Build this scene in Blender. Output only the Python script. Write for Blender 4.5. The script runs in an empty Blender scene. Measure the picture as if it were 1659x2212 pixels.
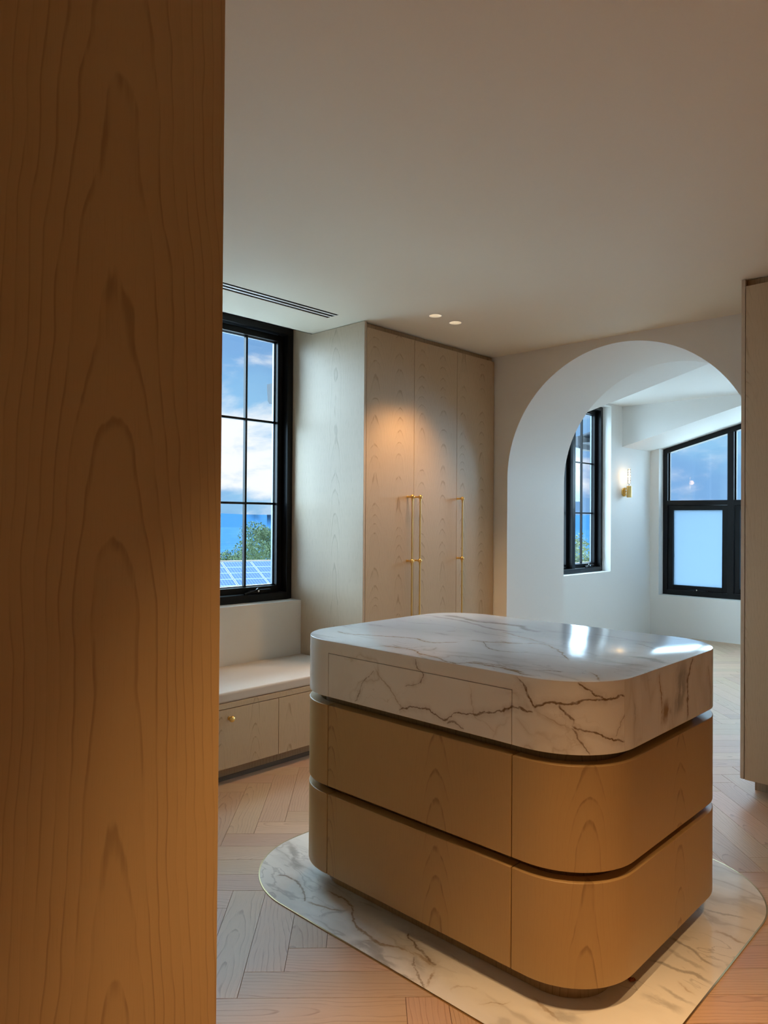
import bpy, bmesh, math, random
from mathutils import Vector, Matrix
random.seed(7)
C = bpy.context.scene.collection
SC = bpy.context.scene

# ------------------------------------------------------------------ camera
H = 1.42
F_PX, YAW, PITCH, ROLL = 1569.6, math.radians(43.668), math.radians(0.487), math.radians(0.409)
fw = Vector((math.cos(PITCH)*math.cos(YAW), math.cos(PITCH)*math.sin(YAW), math.sin(PITCH)))
rt = fw.cross(Vector((0, 0, 1))).normalized()
up = rt.cross(fw)
r2 = rt*math.cos(ROLL) + up*math.sin(ROLL)
u2 = -rt*math.sin(ROLL) + up*math.cos(ROLL)
cd = bpy.data.cameras.new('camera')
cam = bpy.data.objects.new('camera', cd); C.objects.link(cam)
M4 = Matrix((r2, u2, -fw)).transposed().to_4x4(); M4.translation = Vector((0, 0, H))
cam.matrix_world = M4
cd.sensor_fit = 'HORIZONTAL'; cd.sensor_width = 36.0; cd.lens = F_PX/1659*36.0
cd.clip_start = 0.05; cd.clip_end = 20000
SC.camera = cam

# ------------------------------------------------------------------ view, sky, sun
SC.view_settings.view_transform = 'Standard'
SC.view_settings.look = 'None'
SC.view_settings.exposure = 0.0
SC.view_settings.gamma = 1.0
SC.view_settings.use_curve_mapping = False

SKY_STRENGTH = 1.0
SUN_STRENGTH, SUN_COL = 42.0, (0.55, 0.81, 1.0)

def nd(nt, typ, **kw):
    n = nt.nodes.new(typ)
    for k, v in kw.items(): setattr(n, k, v)
    return n

class G:
    """small helper for wiring shader nodes"""
    def __init__(s, nt): s.nt = nt
    def set(s, sock, v):
        if v is None: return
        if hasattr(v, 'is_linked') or isinstance(v, bpy.types.NodeSocket): s.nt.links.new(v, sock)
        else: sock.default_value = v
    def math(s, op, a, b=None, c=None, clamp=False):
        n = nd(s.nt, 'ShaderNodeMath', operation=op, use_clamp=clamp)
        for i, v in enumerate((a, b, c)):
            if v is not None: s.set(n.inputs[i], v)
        return n.outputs[0]
    def mix(s, f, a, b, typ='RGBA', blend='MIX'):
        n = nd(s.nt, 'ShaderNodeMix', data_type=typ, blend_type=blend)
        i = {'RGBA': (0, 6, 7, 2), 'FLOAT': (0, 2, 3, 0)}[typ]
        s.set(n.inputs[i[0]], f); s.set(n.inputs[i[1]], a); s.set(n.inputs[i[2]], b)
        return n.outputs[i[3]]
    def noise(s, vec, scale=5, detail=2, rough=.5, dist=0, dim='3D', col=False):
        n = nd(s.nt, 'ShaderNodeTexNoise', noise_dimensions=dim)
        if vec is not None: s.set(n.inputs['Vector'], vec)
        n.inputs['Scale'].default_value = scale; n.inputs['Detail'].default_value = detail
        n.inputs['Roughness'].default_value = rough; n.inputs['Distortion'].default_value = dist
        return n.outputs['Color' if col else 'Fac']
    def comb(s, x, y, z=0.0):
        n = nd(s.nt, 'ShaderNodeCombineXYZ')
        for i, v in enumerate((x, y, z)): s.set(n.inputs[i], v)
        return n.outputs[0]
    def sep(s, v):
        n = nd(s.nt, 'ShaderNodeSeparateXYZ'); s.set(n.inputs[0], v); return n.outputs
    def smooth(s, v, a, b, lo=0.0, hi=1.0):
        n = nd(s.nt, 'ShaderNodeMapRange', interpolation_type='SMOOTHSTEP')
        for i, k in enumerate((v, a, b, lo, hi)): s.set(n.inputs[i], k)
        return n.outputs[0]
    def vmath(s, op, a, b=None, scale=None):
        n = nd(s.nt, 'ShaderNodeVectorMath', operation=op)
        s.set(n.inputs[0], a)
        if b is not None: s.set(n.inputs[1], b)
        if scale is not None: n.inputs['Scale'].default_value = scale
        return n.outputs[0]

world = bpy.data.worlds.new('sky'); SC.world = world; world.use_nodes = True
nt = world.node_tree; nt.nodes.clear(); g = G(nt)
tc = nd(nt, 'ShaderNodeTexCoord').outputs['Generated']
sx, sy, sz = g.sep(tc)
wvec = g.comb(g.math('MULTIPLY', sx, 1.0), g.math('MULTIPLY', sy, 1.0), g.math('MULTIPLY', sz, 2.6))
SKY_OFF = (1.3, 0.2, 0.1)
n1 = g.noise(g.vmath('ADD', wvec, SKY_OFF), 5.5, 6, .55, .3)
n2 = g.noise(g.vmath('ADD', wvec, (3.1, 1.7, .4)), 2.4, 5, .55, .2)
blue = g.mix(g.smooth(sz, 0.0, .35), (0.34, 0.68, 0.95, 1), (0.22, 0.47, 0.84, 1))
grey = g.mix(g.smooth(n2, .35, .65), blue, (0.22, 0.45, 0.80, 1))
# bank of bright cloud low in the sky, thinner cloud elsewhere
bank = g.math('MULTIPLY', g.smooth(sz, .015, .06), g.math('SUBTRACT', 1.0, g.smooth(sz, .10, .17)))
cl = g.smooth(g.math('ADD', n1, g.math('MULTIPLY', g.math('MULTIPLY', bank, g.smooth(sy, .40, .66)), .17)), .48, .68)
cloud = g.mix(cl, grey, (1.04, 1.06, 1.08, 1))
bg = nd(nt, 'ShaderNodeBackground'); g.set(bg.inputs[0], cloud); bg.inputs[1].default_value = SKY_STRENGTH
out = nd(nt, 'ShaderNodeOutputWorld'); nt.links.new(bg.outputs[0], out.inputs[0])

sl = bpy.data.lights.new('overcast_sun', 'SUN'); sl.energy = SUN_STRENGTH; sl.color = SUN_COL; sl.angle = math.radians(180)
so = bpy.data.objects.new('overcast_sun', sl); C.objects.link(so)
so.rotation_euler = Vector((-0.5, -0.85, -0.35)).to_track_quat('-Z', 'Y').to_euler()
so.location = (4, 12, 6)

# ------------------------------------------------------------------ materials
MATS = {}
def mat(name):
    m = bpy.data.materials.new(name); m.use_nodes = True
    nt = m.node_tree; b = nt.nodes['Principled BSDF']; MATS[name] = m
    return m, G(nt), b
def plain(name, col, rough=.5, metal=0.0, spec=.5, bump=0, bscale=60):
    m, g, b = mat(name)
    b.inputs['Base Color'].default_value = (*col, 1); b.inputs['Roughness'].default_value = rough
    b.inputs['Metallic'].default_value = metal; b.inputs['Specular IOR Level'].default_value = spec
    tcn = nd(g.nt, 'ShaderNodeTexCoord').outputs['Object']
    n = g.noise(tcn, bscale, 3)
    v = g.mix(.06, (*col, 1), g.mix(n, tuple(c*.8 for c in col)+(1,), tuple(min(1, c*1.2) for c in col)+(1,)))
    g.set(b.inputs['Base Color'], v)
    if bump:
        bn = nd(g.nt, 'ShaderNodeBump'); bn.inputs['Strength'].default_value = bump; bn.inputs['Distance'].default_value = .002
        g.set(bn.inputs['Height'], n); g.set(b.inputs['Normal'], bn.outputs[0])
    return m
def wood(name, light, dark, leaf=.42, freq=75, slope=.05, rough=.42, strength=.55, pores=.25, varia=.0, wander=.03, off=(0, 0), spec=.5, side=1.0, band=.06):
    m, g, b = mat(name)
    uv = nd(g.nt, 'ShaderNodeUVMap'); uv.uv_map = 'grain'
    oi = nd(g.nt, 'ShaderNodeObjectInfo').outputs['Random']
    isl = nd(g.nt, 'ShaderNodeNewGeometry').outputs['Random Per Island']
    rnd = g.math('FRACT', g.math('ADD', g.math('MULTIPLY', oi, 13.7), g.math('MULTIPLY', isl, 7.3))) if varia else oi
    U, V, _ = g.sep(uv.outputs[0])
    u = g.math('ADD', U, g.math('ADD', g.math('MULTIPLY', rnd, 1.7 if varia else 0.0), off[0]))
    v = g.math('ADD', V, g.math('ADD', g.math('MULTIPLY', rnd, 9.0 if varia else 0.0), off[1]))
    lid = g.math('FLOOR', g.math('DIVIDE', u, leaf))
    v = g.math('ADD', v, g.math('MULTIPLY', g.math('FRACT', g.math('MULTIPLY', lid, .618)), 1.3))
    wob = g.noise(g.comb(g.math('MULTIPLY', u, 3.0), g.math('MULTIPLY', v, 1.1), rnd), 2.0, 3, .5)
    a = g.math('SUBTRACT', g.math('PINGPONG', u, leaf), leaf*.5)
    a = g.math('ADD', a, g.math('MULTIPLY', g.math('SUBTRACT', wob, .5), .05))
    w2 = g.noise(g.comb(g.math('MULTIPLY', lid, 3.7), g.math('MULTIPLY', v, 1.0), 3.3), 1.5, 3, .55)
    d = g.math('ADD', g.math('MULTIPLY', g.math('PINGPONG', v, 1.6) if varia else g.math('ADD', v, .25), slope), g.math('MULTIPLY', g.math('SUBTRACT', w2, .42), wander*2))
    r = g.math('SQRT', g.math('ADD', g.math('MULTIPLY', a, a), g.math('MULTIPLY', d, d)))
    jit = g.noise(g.comb(g.math('MULTIPLY', u, 30.0), g.math('MULTIPLY', v, 5.0), 0.7), 1.0, 3, .6)
    t = g.math('FRACT', g.math('ADD', g.math('MULTIPLY', r, freq), g.math('MULTIPLY', jit, .35)))
    line = g.math('MULTIPLY', g.smooth(t, .78, .93), g.math('SUBTRACT', 1.0, g.smooth(t, .95, 1.0)))
    soft = g.smooth(t, .0, .95)
    bandm = g.mix(g.smooth(g.math('ABSOLUTE', a), band*.6, band*1.5), 1.0, side, 'FLOAT')
    line = g.math('MULTIPLY', line, bandm); soft = g.math('MULTIPLY', soft, bandm)
    brk = g.noise(g.comb(g.math('MULTIPLY', u, 60.0), g.math('MULTIPLY', v, 2.5), 5.0), 1.0, 2, .6)
    line = g.math('MULTIPLY', line, g.smooth(brk, .34, .58))
    por = g.noise(g.comb(g.math('MULTIPLY', u, 520.0), g.math('MULTIPLY', v, 14.0), 1.0), 1.0, 2, .6)
    por = g.smooth(por, .52, .75)
    fac = g.math('ADD', g.math('MULTIPLY', line, strength), g.math('ADD', g.math('MULTIPLY', por, pores), g.math('MULTIPLY', soft, strength*.18)), clamp=True)
    col = g.mix(fac, (*light, 1), (*dark, 1))
    if varia:
        hv = nd(g.nt, 'ShaderNodeHueSaturation')
        hv.inputs['Saturation'].default_value = 1.0
        g.set(hv.inputs['Value'], g.math('ADD', 1.0-varia*.5, g.math('MULTIPLY', rnd, varia)))
        g.set(hv.inputs['Hue'], g.math('ADD', .492, g.math('MULTIPLY', g.math('FRACT', g.math('MULTIPLY', rnd, 5.0)), .016)))
        g.set(hv.inputs['Color'], col); col = hv.outputs[0]
    g.set(b.inputs['Base Color'], col)
    b.inputs['Roughness'].default_value = rough; b.inputs['Specular IOR Level'].default_value = spec
    bn = nd(g.nt, 'ShaderNodeBump'); bn.inputs['Strength'].default_value = .25; bn.inputs['Distance'].default_value = .0008
    g.set(bn.inputs['Height'], g.math('SUBTRACT', 1.0, fac)); g.set(b.inputs['Normal'], bn.outputs[0])
    return m
# main veins of each slab: (width, strength, colour kind, running axis, points on the slab in metres)
V_FRONT = [
    (0.006, 0.55, 1, 0, [(0.252, 0.911), (0.290, 0.862), (0.331, 0.830), (0.370, 0.798), (0.403, 0.771), (0.422, 0.761)]),
    (0.0035, 0.7, 0, 1, [(0.164, 0.754), (0.186, 0.778), (0.196, 0.808), (0.210, 0.837), (0.235, 0.856), (0.259, 0.882)]),
    (0.004, 0.8, 0, 1, [(0.480, 0.871), (0.483, 0.883), (0.486, 0.905), (0.461, 0.926), (0.452, 0.953)]),
    (0.003, 0.6, 0, 0, [(0.408, 0.850), (0.459, 0.863), (0.483, 0.879)]),
    (0.006, 0.85, 0, 0, [(0.384, 0.768), (0.396, 0.772), (0.441, 0.785), (0.484, 0.789), (0.514, 0.790), (0.535, 0.775), (0.567, 0.772), (0.608, 0.785), (0.630, 0.800), (0.674, 0.809), (0.728, 0.817), (0.764, 0.830), (0.805, 0.844), (0.835, 0.854)]),
    (0.005, 0.7, 0, 0, [(0.593, 0.766), (0.619, 0.767), (0.639, 0.758), (0.658, 0.753)]),
    (0.004, 0.4, 1, 1, [(0.790, 0.753), (0.749, 0.784), (0.707, 0.802), (0.693, 0.834), (0.687, 0.872), (0.679, 0.906)]),
    (0.0065, 0.95, 0, 1, [(0.920, 0.875), (0.903, 0.890), (0.887, 0.908), (0.874, 0.936), (0.856, 0.950)]),
    (0.006, 0.9, 0, 0, [(0.800, 0.844), (0.836, 0.854), (0.872, 0.856), (0.911, 0.863)]),
    (0.0075, 0.95, 0, 0, [(0.915, 0.875), (0.950, 0.886), (0.991, 0.890), (1.031, 0.897), (1.073, 0.903), (1.126, 0.905), (1.192, 0.903)]),
    (0.0065, 0.95, 0, 0, [(1.039, 0.951), (1.068, 0.932), (1.099, 0.915), (1.126, 0.905)]),
    (0.0065, 0.95, 0, 0, [(0.983, 0.883), (0.999, 0.868), (1.019, 0.857), (1.028, 0.841)]),
    (0.006, 0.95, 0, 0, [(1.026, 0.832), (1.040, 0.820), (1.065, 0.814), (1.090, 0.810), (1.117, 0.796), (1.147, 0.789), (1.193, 0.779)]),
    (0.0055, 0.8, 0, 1, [(1.073, 0.752), (1.052, 0.779), (1.036, 0.799), (1.024, 0.824)]),
    (0.004, 0.5, 1, 0, [(0.915, 0.866), (0.954, 0.847), (0.991, 0.830), (1.028, 0.816)]),
    (0.003, 0.6, 0, 1, [(1.157, 0.796), (1.174, 0.822), (1.195, 0.852)]),
]
V_RIGHT = [
    (0.006, 0.9, 1, 1, [(1.437, 0.769), (1.441, 0.812), (1.441, 0.856), (1.426, 0.888), (1.421, 0.920), (1.419, 0.957)]),
    (0.075, 0.75, 2, 1, [(1.561, 0.771), (1.579, 0.822), (1.597, 0.865), (1.601, 0.911), (1.605, 0.954)]),
    (0.05, 0.75, 1, 1, [(1.459, 0.764), (1.475, 0.814), (1.475, 0.859)]),
    (0.01, 0.7, 0, 1, [(1.645, 0.755), (1.647, 0.829), (1.644, 0.876), (1.663, 0.909), (1.692, 0.950)]),
    (0.006, 0.4, 0, 1, [(1.855, 0.753), (1.865, 0.811), (1.854, 0.843), (1.837, 0.905)]),
    (0.03, 0.6, 1, 1, [(1.913, 0.787), (1.904, 0.825), (1.914, 0.884), (1.908, 0.945)]),
    (0.01, 0.35, 2, 1, [(1.221, 0.797), (1.247, 0.835), (1.220, 0.908)]),
]
V_TOP = [
    (0.006, 0.75, 1, 1, [(2.328, 1.481), (2.277, 1.573), (2.247, 1.623), (2.239, 1.675), (2.167, 1.679), (2.136, 1.709), (2.091, 1.752), (2.104, 1.804), (2.113, 1.840), (2.098, 1.900), (2.060, 1.983), (2.036, 2.053), (2.004, 2.132), (2.037, 2.200)]),
    (0.007, 0.7, 1, 1, [(2.140, 1.200), (2.258, 1.300), (2.333, 1.385), (2.364, 1.440), (2.343, 1.483), (2.290, 1.512), (2.318, 1.596)]),
    (0.008, 0.75, 1, 1, [(1.877, 1.194), (1.891, 1.250), (1.893, 1.292), (1.894, 1.335), (1.893, 1.382), (1.885, 1.421), (1.844, 1.446), (1.846, 1.475), (1.878, 1.543), (1.885, 1.604), (1.914, 1.666), (1.926, 1.730), (1.918, 1.777), (1.917, 1.817), (1.870, 1.842), (1.841, 1.870)]),
    (0.008, 0.75, 1, 1, [(1.859, 1.156), (1.863, 1.194), (1.882, 1.247), (1.890, 1.300)]),
    (0.006, 0.5, 2, 1, [(2.042, 1.684), (2.001, 1.716), (1.936, 1.739), (1.967, 1.830)]),
    (0.005, 0.5, 2, 0, [(1.894, 1.649), (1.913, 1.705), (1.969, 1.650), (2.037, 1.681)]),
    (0.006, 0.6, 1, 1, [(1.896, 1.274), (1.922, 1.338), (1.908, 1.383), (1.904, 1.435), (1.847, 1.448)]),
    (0.03, 0.7, 2, 1, [(2.696, 1.716), (2.686, 1.857), (2.672, 1.961), (2.720, 2.093), (2.723, 2.204)]),
    (0.018, 0.55, 2, 1, [(2.542, 1.617), (2.534, 1.752), (2.584, 1.896), (2.639, 2.054), (2.650, 2.205)]),
    (0.03, 0.65, 2, 1, [(2.641, 1.581), (2.614, 1.634), (2.688, 1.760), (2.687, 1.850)]),
    (0.007, 0.6, 1, 1, [(2.380, 1.425), (2.421, 1.519), (2.461, 1.625), (2.497, 1.719)]),
    (0.008, 0.45, 2, 1, [(2.678, 1.129), (2.693, 1.249), (2.707, 1.340), (2.716, 1.432)]),
    (0.007, 0.6, 2, 1, [(2.520, 1.026), (2.556, 1.088), (2.614, 1.156), (2.635, 1.222)]),
    (0.03, 0.65, 2, 1, [(2.328, 0.951), (2.353, 0.992), (2.372, 1.049), (2.355, 1.123)]),
    (0.01, 0.5, 2, 1, [(2.270, 0.975), (2.239, 1.038), (2.225, 1.101), (2.229, 1.164)]),
    (0.005, 0.55, 0, 1, [(1.972, 1.130), (1.962, 1.169), (1.942, 1.203)]),
    (0.006, 0.6, 1, 0, [(1.929, 0.981), (1.998, 1.034), (2.042, 1.076)]),
    (0.004, 0.6, 0, 1, [(2.182, 1.388), (2.139, 1.448), (2.137, 1.506), (2.193, 1.571), (2.247, 1.623)]),
    (0.004, 0.5, 2, 1, [(1.931, 2.046), (1.903, 2.087), (1.901, 2.158), (1.899, 2.232)]),
    (0.003, 0.5, 0, 1, [(2.367, 1.849), (2.348, 1.878)]),
]
V_RUG = [
    (0.03, 0.75, 2, 1, [(1.914, 2.252), (1.920, 2.315), (1.959, 2.372), (1.989, 2.425), (2.016, 2.485)]),
    (0.014, 0.7, 2, 1, [(1.917, 2.256), (1.895, 2.294), (1.915, 2.351)]),
    (0.008, 0.7, 0, 1, [(1.758, 2.067), (1.808, 2.149), (1.829, 2.213), (1.831, 2.239), (1.809, 2.291)]),
    (0.01, 0.7, 1, 1, [(1.820, 1.905), (1.796, 1.941), (1.775, 1.987), (1.764, 2.074)]),
    (0.01, 0.8, 1, 1, [(1.784, 1.628), (1.757, 1.666), (1.752, 1.703), (1.765, 1.753), (1.769, 1.794), (1.795, 1.846), (1.852, 1.922), (1.865, 1.959), (1.866, 2.024), (1.864, 2.079)]),
    (0.012, 0.5, 2, 0, [(1.713, 1.930), (1.760, 1.942), (1.803, 1.921), (1.835, 1.914)]),
    (0.04, 0.7, 2, 1, [(1.689, 1.540), (1.688, 1.589), (1.695, 1.629), (1.723, 1.680), (1.714, 1.731), (1.694, 1.772)]),
    (0.01, 0.8, 1, 1, [(1.784, 1.463), (1.796, 1.502), (1.796, 1.555), (1.793, 1.602), (1.773, 1.645), (1.751, 1.701), (1.717, 1.747)]),
    (0.008, 0.8, 0, 1, [(1.795, 1.472), (1.805, 1.504), (1.820, 1.552), (1.830, 1.598), (1.869, 1.651)]),
    (0.014, 0.7, 2, 1, [(1.695, 1.456), (1.686, 1.494), (1.676, 1.543), (1.699, 1.601), (1.718, 1.657)]),
    (0.008, 0.8, 1, 0, [(1.690, 1.423), (1.743, 1.446), (1.787, 1.465)]),
    (0.007, 0.7, 0, 1, [(1.685, 1.419), (1.710, 1.469), (1.738, 1.510), (1.778, 1.552)]),
    (0.022, 0.45, 2, 1, [(1.730, 1.458), (1.758, 1.510), (1.787, 1.565)]),
    (0.005, 0.6, 1, 0, [(1.737, 1.267), (1.770, 1.250), (1.788, 1.223), (1.818, 1.205)]),
    (0.005, 0.4, 1, 0, [(1.725, 1.350), (1.765, 1.365), (1.793, 1.313), (1.806, 1.370)]),
    (0.012, 0.75, 2, 1, [(2.424, 0.819), (2.416, 0.851), (2.451, 0.915), (2.469, 0.975), (2.480, 1.018)]),
    (0.014, 0.75, 2, 1, [(2.329, 0.796), (2.316, 0.815), (2.329, 0.869), (2.310, 0.912), (2.308, 0.962), (2.281, 1.014)]),
    (0.012, 0.6, 2, 1, [(2.787, 0.848), (2.760, 0.905), (2.742, 0.955), (2.738, 1.005)]),
    (0.01, 0.6, 1, 1, [(2.625, 0.789), (2.612, 0.815), (2.624, 0.871), (2.587, 0.922)]),
    (0.01, 0.7, 1, 1, [(1.839, 1.046), (1.851, 1.084), (1.865, 1.130), (1.879, 1.177)]),
    (0.04, 0.6, 2, 1, [(1.880, 1.004), (1.875, 1.041), (1.861, 1.075), (1.866, 1.109)]),
    (0.03, 0.6, 2, 1, [(2.124, 0.815), (2.126, 0.862), (2.124, 0.905), (2.119, 0.952)]),
    (0.012, 0.6, 2, 1, [(2.185, 0.801), (2.177, 0.831), (2.187, 0.882), (2.198, 0.936)]),
    (0.012, 0.5, 2, 1, [(2.361, 0.837), (2.380, 0.888), (2.387, 0.943), (2.412, 1.006)]),
    (0.008, 0.5, 1, 1, [(2.226, 0.821), (2.240, 0.860), (2.255, 0.900)]),
]
VCOL = [(.20, .125, .06), (.36, .24, .12), (.40, .385, .36)]
def mapped_veins(g, c, veins, cols=VCOL):
    uv = nd(g.nt, 'ShaderNodeUVMap'); uv.uv_map = 'grain'
    p = uv.outputs[0]
    j1 = g.vmath('SCALE', g.vmath('SUBTRACT', g.noise(p, 16, 3, .6, col=True), (.5, .5, .5)), scale=.035)
    j2 = g.vmath('SCALE', g.vmath('SUBTRACT', g.noise(p, 70, 3, .6, col=True), (.5, .5, .5)), scale=.010)
    U, V, _ = g.sep(g.vmath('ADD', g.vmath('ADD', p, j1), j2))
    wn = g.noise(p, 28, 3, .6); bn = g.smooth(g.noise(p, 40, 4, .7), .25, .55)
    for w, al, kind, ax, pts in veins:
        run, oth = (U, V) if ax == 0 else (V, U)
        a = [q[ax] for q in pts]; b = [q[1-ax] for q in pts]
        a0, a1 = a[0], a[-1]; b0, b1 = min(b)-.002, max(b)+.002
        t = g.math('DIVIDE', g.math('SUBTRACT', run, a0), a1-a0, clamp=True)
        fc = nd(g.nt, 'ShaderNodeFloatCurve'); cu = fc.mapping.curves[0]
        P = [((x-a0)/(a1-a0), (y-b0)/(b1-b0)) for x, y in zip(a, b)]
        cu.points[0].location = P[0]; cu.points[1].location = P[-1]
        for q in P[1:-1]: cu.points.new(*q)
        fc.mapping.update(); g.set(fc.inputs['Value'], t)
        line = g.math('ADD', b0, g.math('MULTIPLY', fc.outputs[0], b1-b0))
        L = sum(math.hypot(a[i+1]-a[i], b[i+1]-b[i]) for i in range(len(a)-1))
        dist = g.math('MULTIPLY', g.math('ABSOLUTE', g.math('SUBTRACT', oth, line)), max(.35, (a1-a0)/L))
        ww = g.math('MULTIPLY', g.math('ADD', .25, g.math('MULTIPLY', wn, 1.1)), w)
        m = g.math('SUBTRACT', 1.0, g.smooth(g.math('DIVIDE', dist, ww), .15, 1.0))
        ef = .006 if kind == 0 else min(.045, (a1-a0)*.45)
        hl = g.math('MULTIPLY', g.math('SUBTRACT', 1.0, g.smooth(dist, 0.0, w*2.2+.010)), .20 if w < .012 else 0.0)
        m = g.math('MAXIMUM', m, hl)
        m = g.math('MULTIPLY', m, g.math('MULTIPLY', g.smooth(run, a0-.004, a0+ef), g.math('SUBTRACT', 1.0, g.smooth(run, a1-ef, a1+.004))))
        if w > .011:                       # broad smoky bands break up into streaks
            m = g.math('MULTIPLY', m, g.smooth(g.noise(g.comb(g.math('MULTIPLY', oth, 1.0), g.math('MULTIPLY', run, .18), w), 48, 3, .6), .22, .52))
        else: m = g.math('MULTIPLY', m, g.math('ADD', .35, g.math('MULTIPLY', bn, .65)))
        c = g.mix(g.math('MULTIPLY', m, al), c, (*cols[kind], 1))
    return c
def marble(name, rot=(0, 0, 0), stretch=(1, 1, 1), loc=(0, 0, 0), s1=1.6, s2=4.5, w1=.022, w2=.016, vein=(.30, .22, .12), vein2=(.42, .40, .38), base=(.86, .85, .83), cloud=.35, a1=.95, a2=.55, rough=.12, mask=(.40, .56), main=(), ior=1.4):
    m, g, b = mat(name)
    tcn = nd(g.nt, 'ShaderNodeTexCoord').outputs['Object']
    mp = nd(g.nt, 'ShaderNodeMapping'); mp.inputs['Rotation'].default_value = [math.radians(x) for x in rot]
    mp.inputs['Scale'].default_value = stretch; mp.inputs['Location'].default_value = loc
    g.set(mp.inputs['Vector'], tcn)
    p = mp.outputs[0]
    warp = g.vmath('SCALE', g.vmath('SUBTRACT', g.noise(p, 2.2, 4, .6, 0, col=True), (.5, .5, .5)), scale=.55)
    fine = g.vmath('SCALE', g.vmath('SUBTRACT', g.noise(p, 14, 4, .65, 0, col=True), (.5, .5, .5)), scale=.05)
    q = g.vmath('ADD', g.vmath('ADD', p, warp), fine)
    def veins(sc, w, off, det):
        n = g.noise(g.vmath('ADD', q, off), sc, det, .5)
        return g.math('SUBTRACT', 1.0, g.smooth(g.math('ABSOLUTE', g.math('SUBTRACT', n, .5)), 0.0, w))
    v1 = veins(s1, w1, (0, 0, 0), 1.5)
    v2 = veins(s2, w2, (4.2, 1.1, 7.7), 2.0)
    m1 = g.smooth(g.noise(g.vmath('ADD', q, (9.1, 2.2, 3.0)), s1*1.3, 2), mask[0], mask[1])
    m2 = g.smooth(g.noise(g.vmath('ADD', q, (1.1, 8.2, 5.0)), s1*1.1, 2), mask[0]+.06, mask[1]+.08)
    cm = g.math('MULTIPLY', g.smooth(g.noise(g.vmath('ADD', q, (2.1, 5.2, 1.0)), s1*1.2, 5, .6), .50, .72), cloud)
    c = g.mix(cm, (*base, 1), (*vein2, 1))
    c = g.mix(g.math('MULTIPLY', g.math('MULTIPLY', v2, m2), a2), c, (*vein2, 1))
    halo = veins(s1, w1*4.5, (0, 0, 0), 1.5)
    c = g.mix(g.math('MULTIPLY', g.math('MULTIPLY', halo, m1), .22), c, (*vein2, 1))
    vcol = g.mix(g.noise(q, 6, 3), (*vein, 1), (*vein2, 1))
    c = g.mix(g.math('MULTIPLY', g.math('MULTIPLY', v1, m1), a1), c, vcol)
    c = mapped_veins(g, c, main)
    g.set(b.inputs['Base Color'], c)
    b.inputs['Roughness'].default_value = rough; b.inputs['Specular IOR Level'].default_value = .3
    b.inputs['IOR'].default_value = ior
    return m

W_LIGHT, W_DARK = (.58, .43, .275), (.25, .145, .055)
M_WOOD = wood('pale_oak_veneer', W_LIGHT, W_DARK, leaf=.23, freq=125, slope=.075, strength=.42, side=.28, band=.03, pores=.26, wander=.032)
M_WOODS = wood('pale_oak_daylit', (.60, .475, .34), (.28, .20, .12), leaf=.60, freq=120, slope=.04, strength=.38, pores=.36, off=(.37, .3), side=.45, band=.04, wander=.025)  # same oak made paler and cooler: window daylight put into its colour
M_WOODF = wood('foreground_oak', (.60, .40, .18), W_DARK, leaf=.55, freq=78, slope=.055, strength=.40, off=(-.225, .2), pores=.10, side=.75, band=.1, wander=.025)
M_ISL = wood('island_oak_dimlit', (.515, .34, .145), (.25, .145, .055), leaf=.52, freq=105, slope=.085, strength=.55, off=(.23, .1), pores=.12, rough=.4, side=.12, band=.04, wander=.032)  # same oak made browner: the dim warm light is in its colour
M_GROOVE = wood('groove_oak', (.42, .29, .16), (.22, .13, .05), leaf=.4, freq=60, slope=.03)
M_PLANK = wood('floor_oak', (.60, .40, .26), (.34, .20, .12), leaf=.24, freq=85, slope=.06, strength=.55, pores=.28, varia=.16, wander=.05, rough=.45)
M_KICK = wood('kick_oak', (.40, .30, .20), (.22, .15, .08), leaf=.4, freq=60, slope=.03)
M_WHITE = plain('wall_paint', (.86, .84, .805), .6, bump=.05, bscale=300)
M_CEIL = plain('ceiling_paint', (.88, .81, .68), .65, bump=.03, bscale=300)
M_TRIMW = plain('white_enamel', (.85, .84, .82), .35)
M_BLACK = plain('black_aluminium', (.006, .006, .007), .35, spec=.25)
M_VOID = plain('black_void', (.003, .003, .003), .9, spec=0)
M_GASKET = plain('grey_spacer', (.20, .23, .26), .3, .6)
M_BRASS = plain('satin_brass', (.86, .60, .22), .34, 1.0)
M_BRASST = plain('brass_inlay', (.50, .40, .22), .3, 1.0)
M_CHROME = plain('polished_silver', (.85, .86, .88), .12, 1.0)
M_CUSH = plain('seat_linen', (.66, .56, .47), .85, bump=.35, bscale=900)
M_DEBRIS = plain('rust_leaf', (.38, .10, .025), .8, bump=.5, bscale=400)
M_SUB = plain('subfloor', (.10, .06, .04), .8)
M_MTOP = marble('marble_top', rot=(0, 0, 38), stretch=(1.0, .38, 1), loc=(.3, .2, 0), s1=2.6, s2=6.5, w1=.012, w2=.014, vein=(.40, .33, .26), vein2=(.50, .50, .50), base=(.87, .87, .88), rough=.15, ior=1.5, cloud=.20, a1=.35, a2=.35, main=[(w*1.15, min(1, a*1.3), k, x, p) for w, a, k, x, p in V_TOP])
M_MLEFT = marble('marble_front', rot=(20, 10, 15), loc=(.9, .35, .1), s1=3.0, s2=7.0, w1=.010, w2=.010, vein=(.35, .24, .13), vein2=(.50, .42, .33), base=(.87, .85, .81), cloud=.12, a1=.25, a2=.30, rough=.15, mask=(.46, .60), main=V_FRONT)
M_MRIGHT = marble('marble_right', rot=(0, 0, 0), stretch=(1.0, 1.0, .30), loc=(.55, 0, .4), s1=4.2, s2=9.0, w1=.03, w2=.03, vein=(.40, .28, .15), vein2=(.48, .43, .36), base=(.87, .85, .81), cloud=.12, a1=.15, a2=.25, rough=.15, main=[(w, min(1, a*1.25), k, x, p) for w, a, k, x, p in V_RIGHT])
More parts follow.
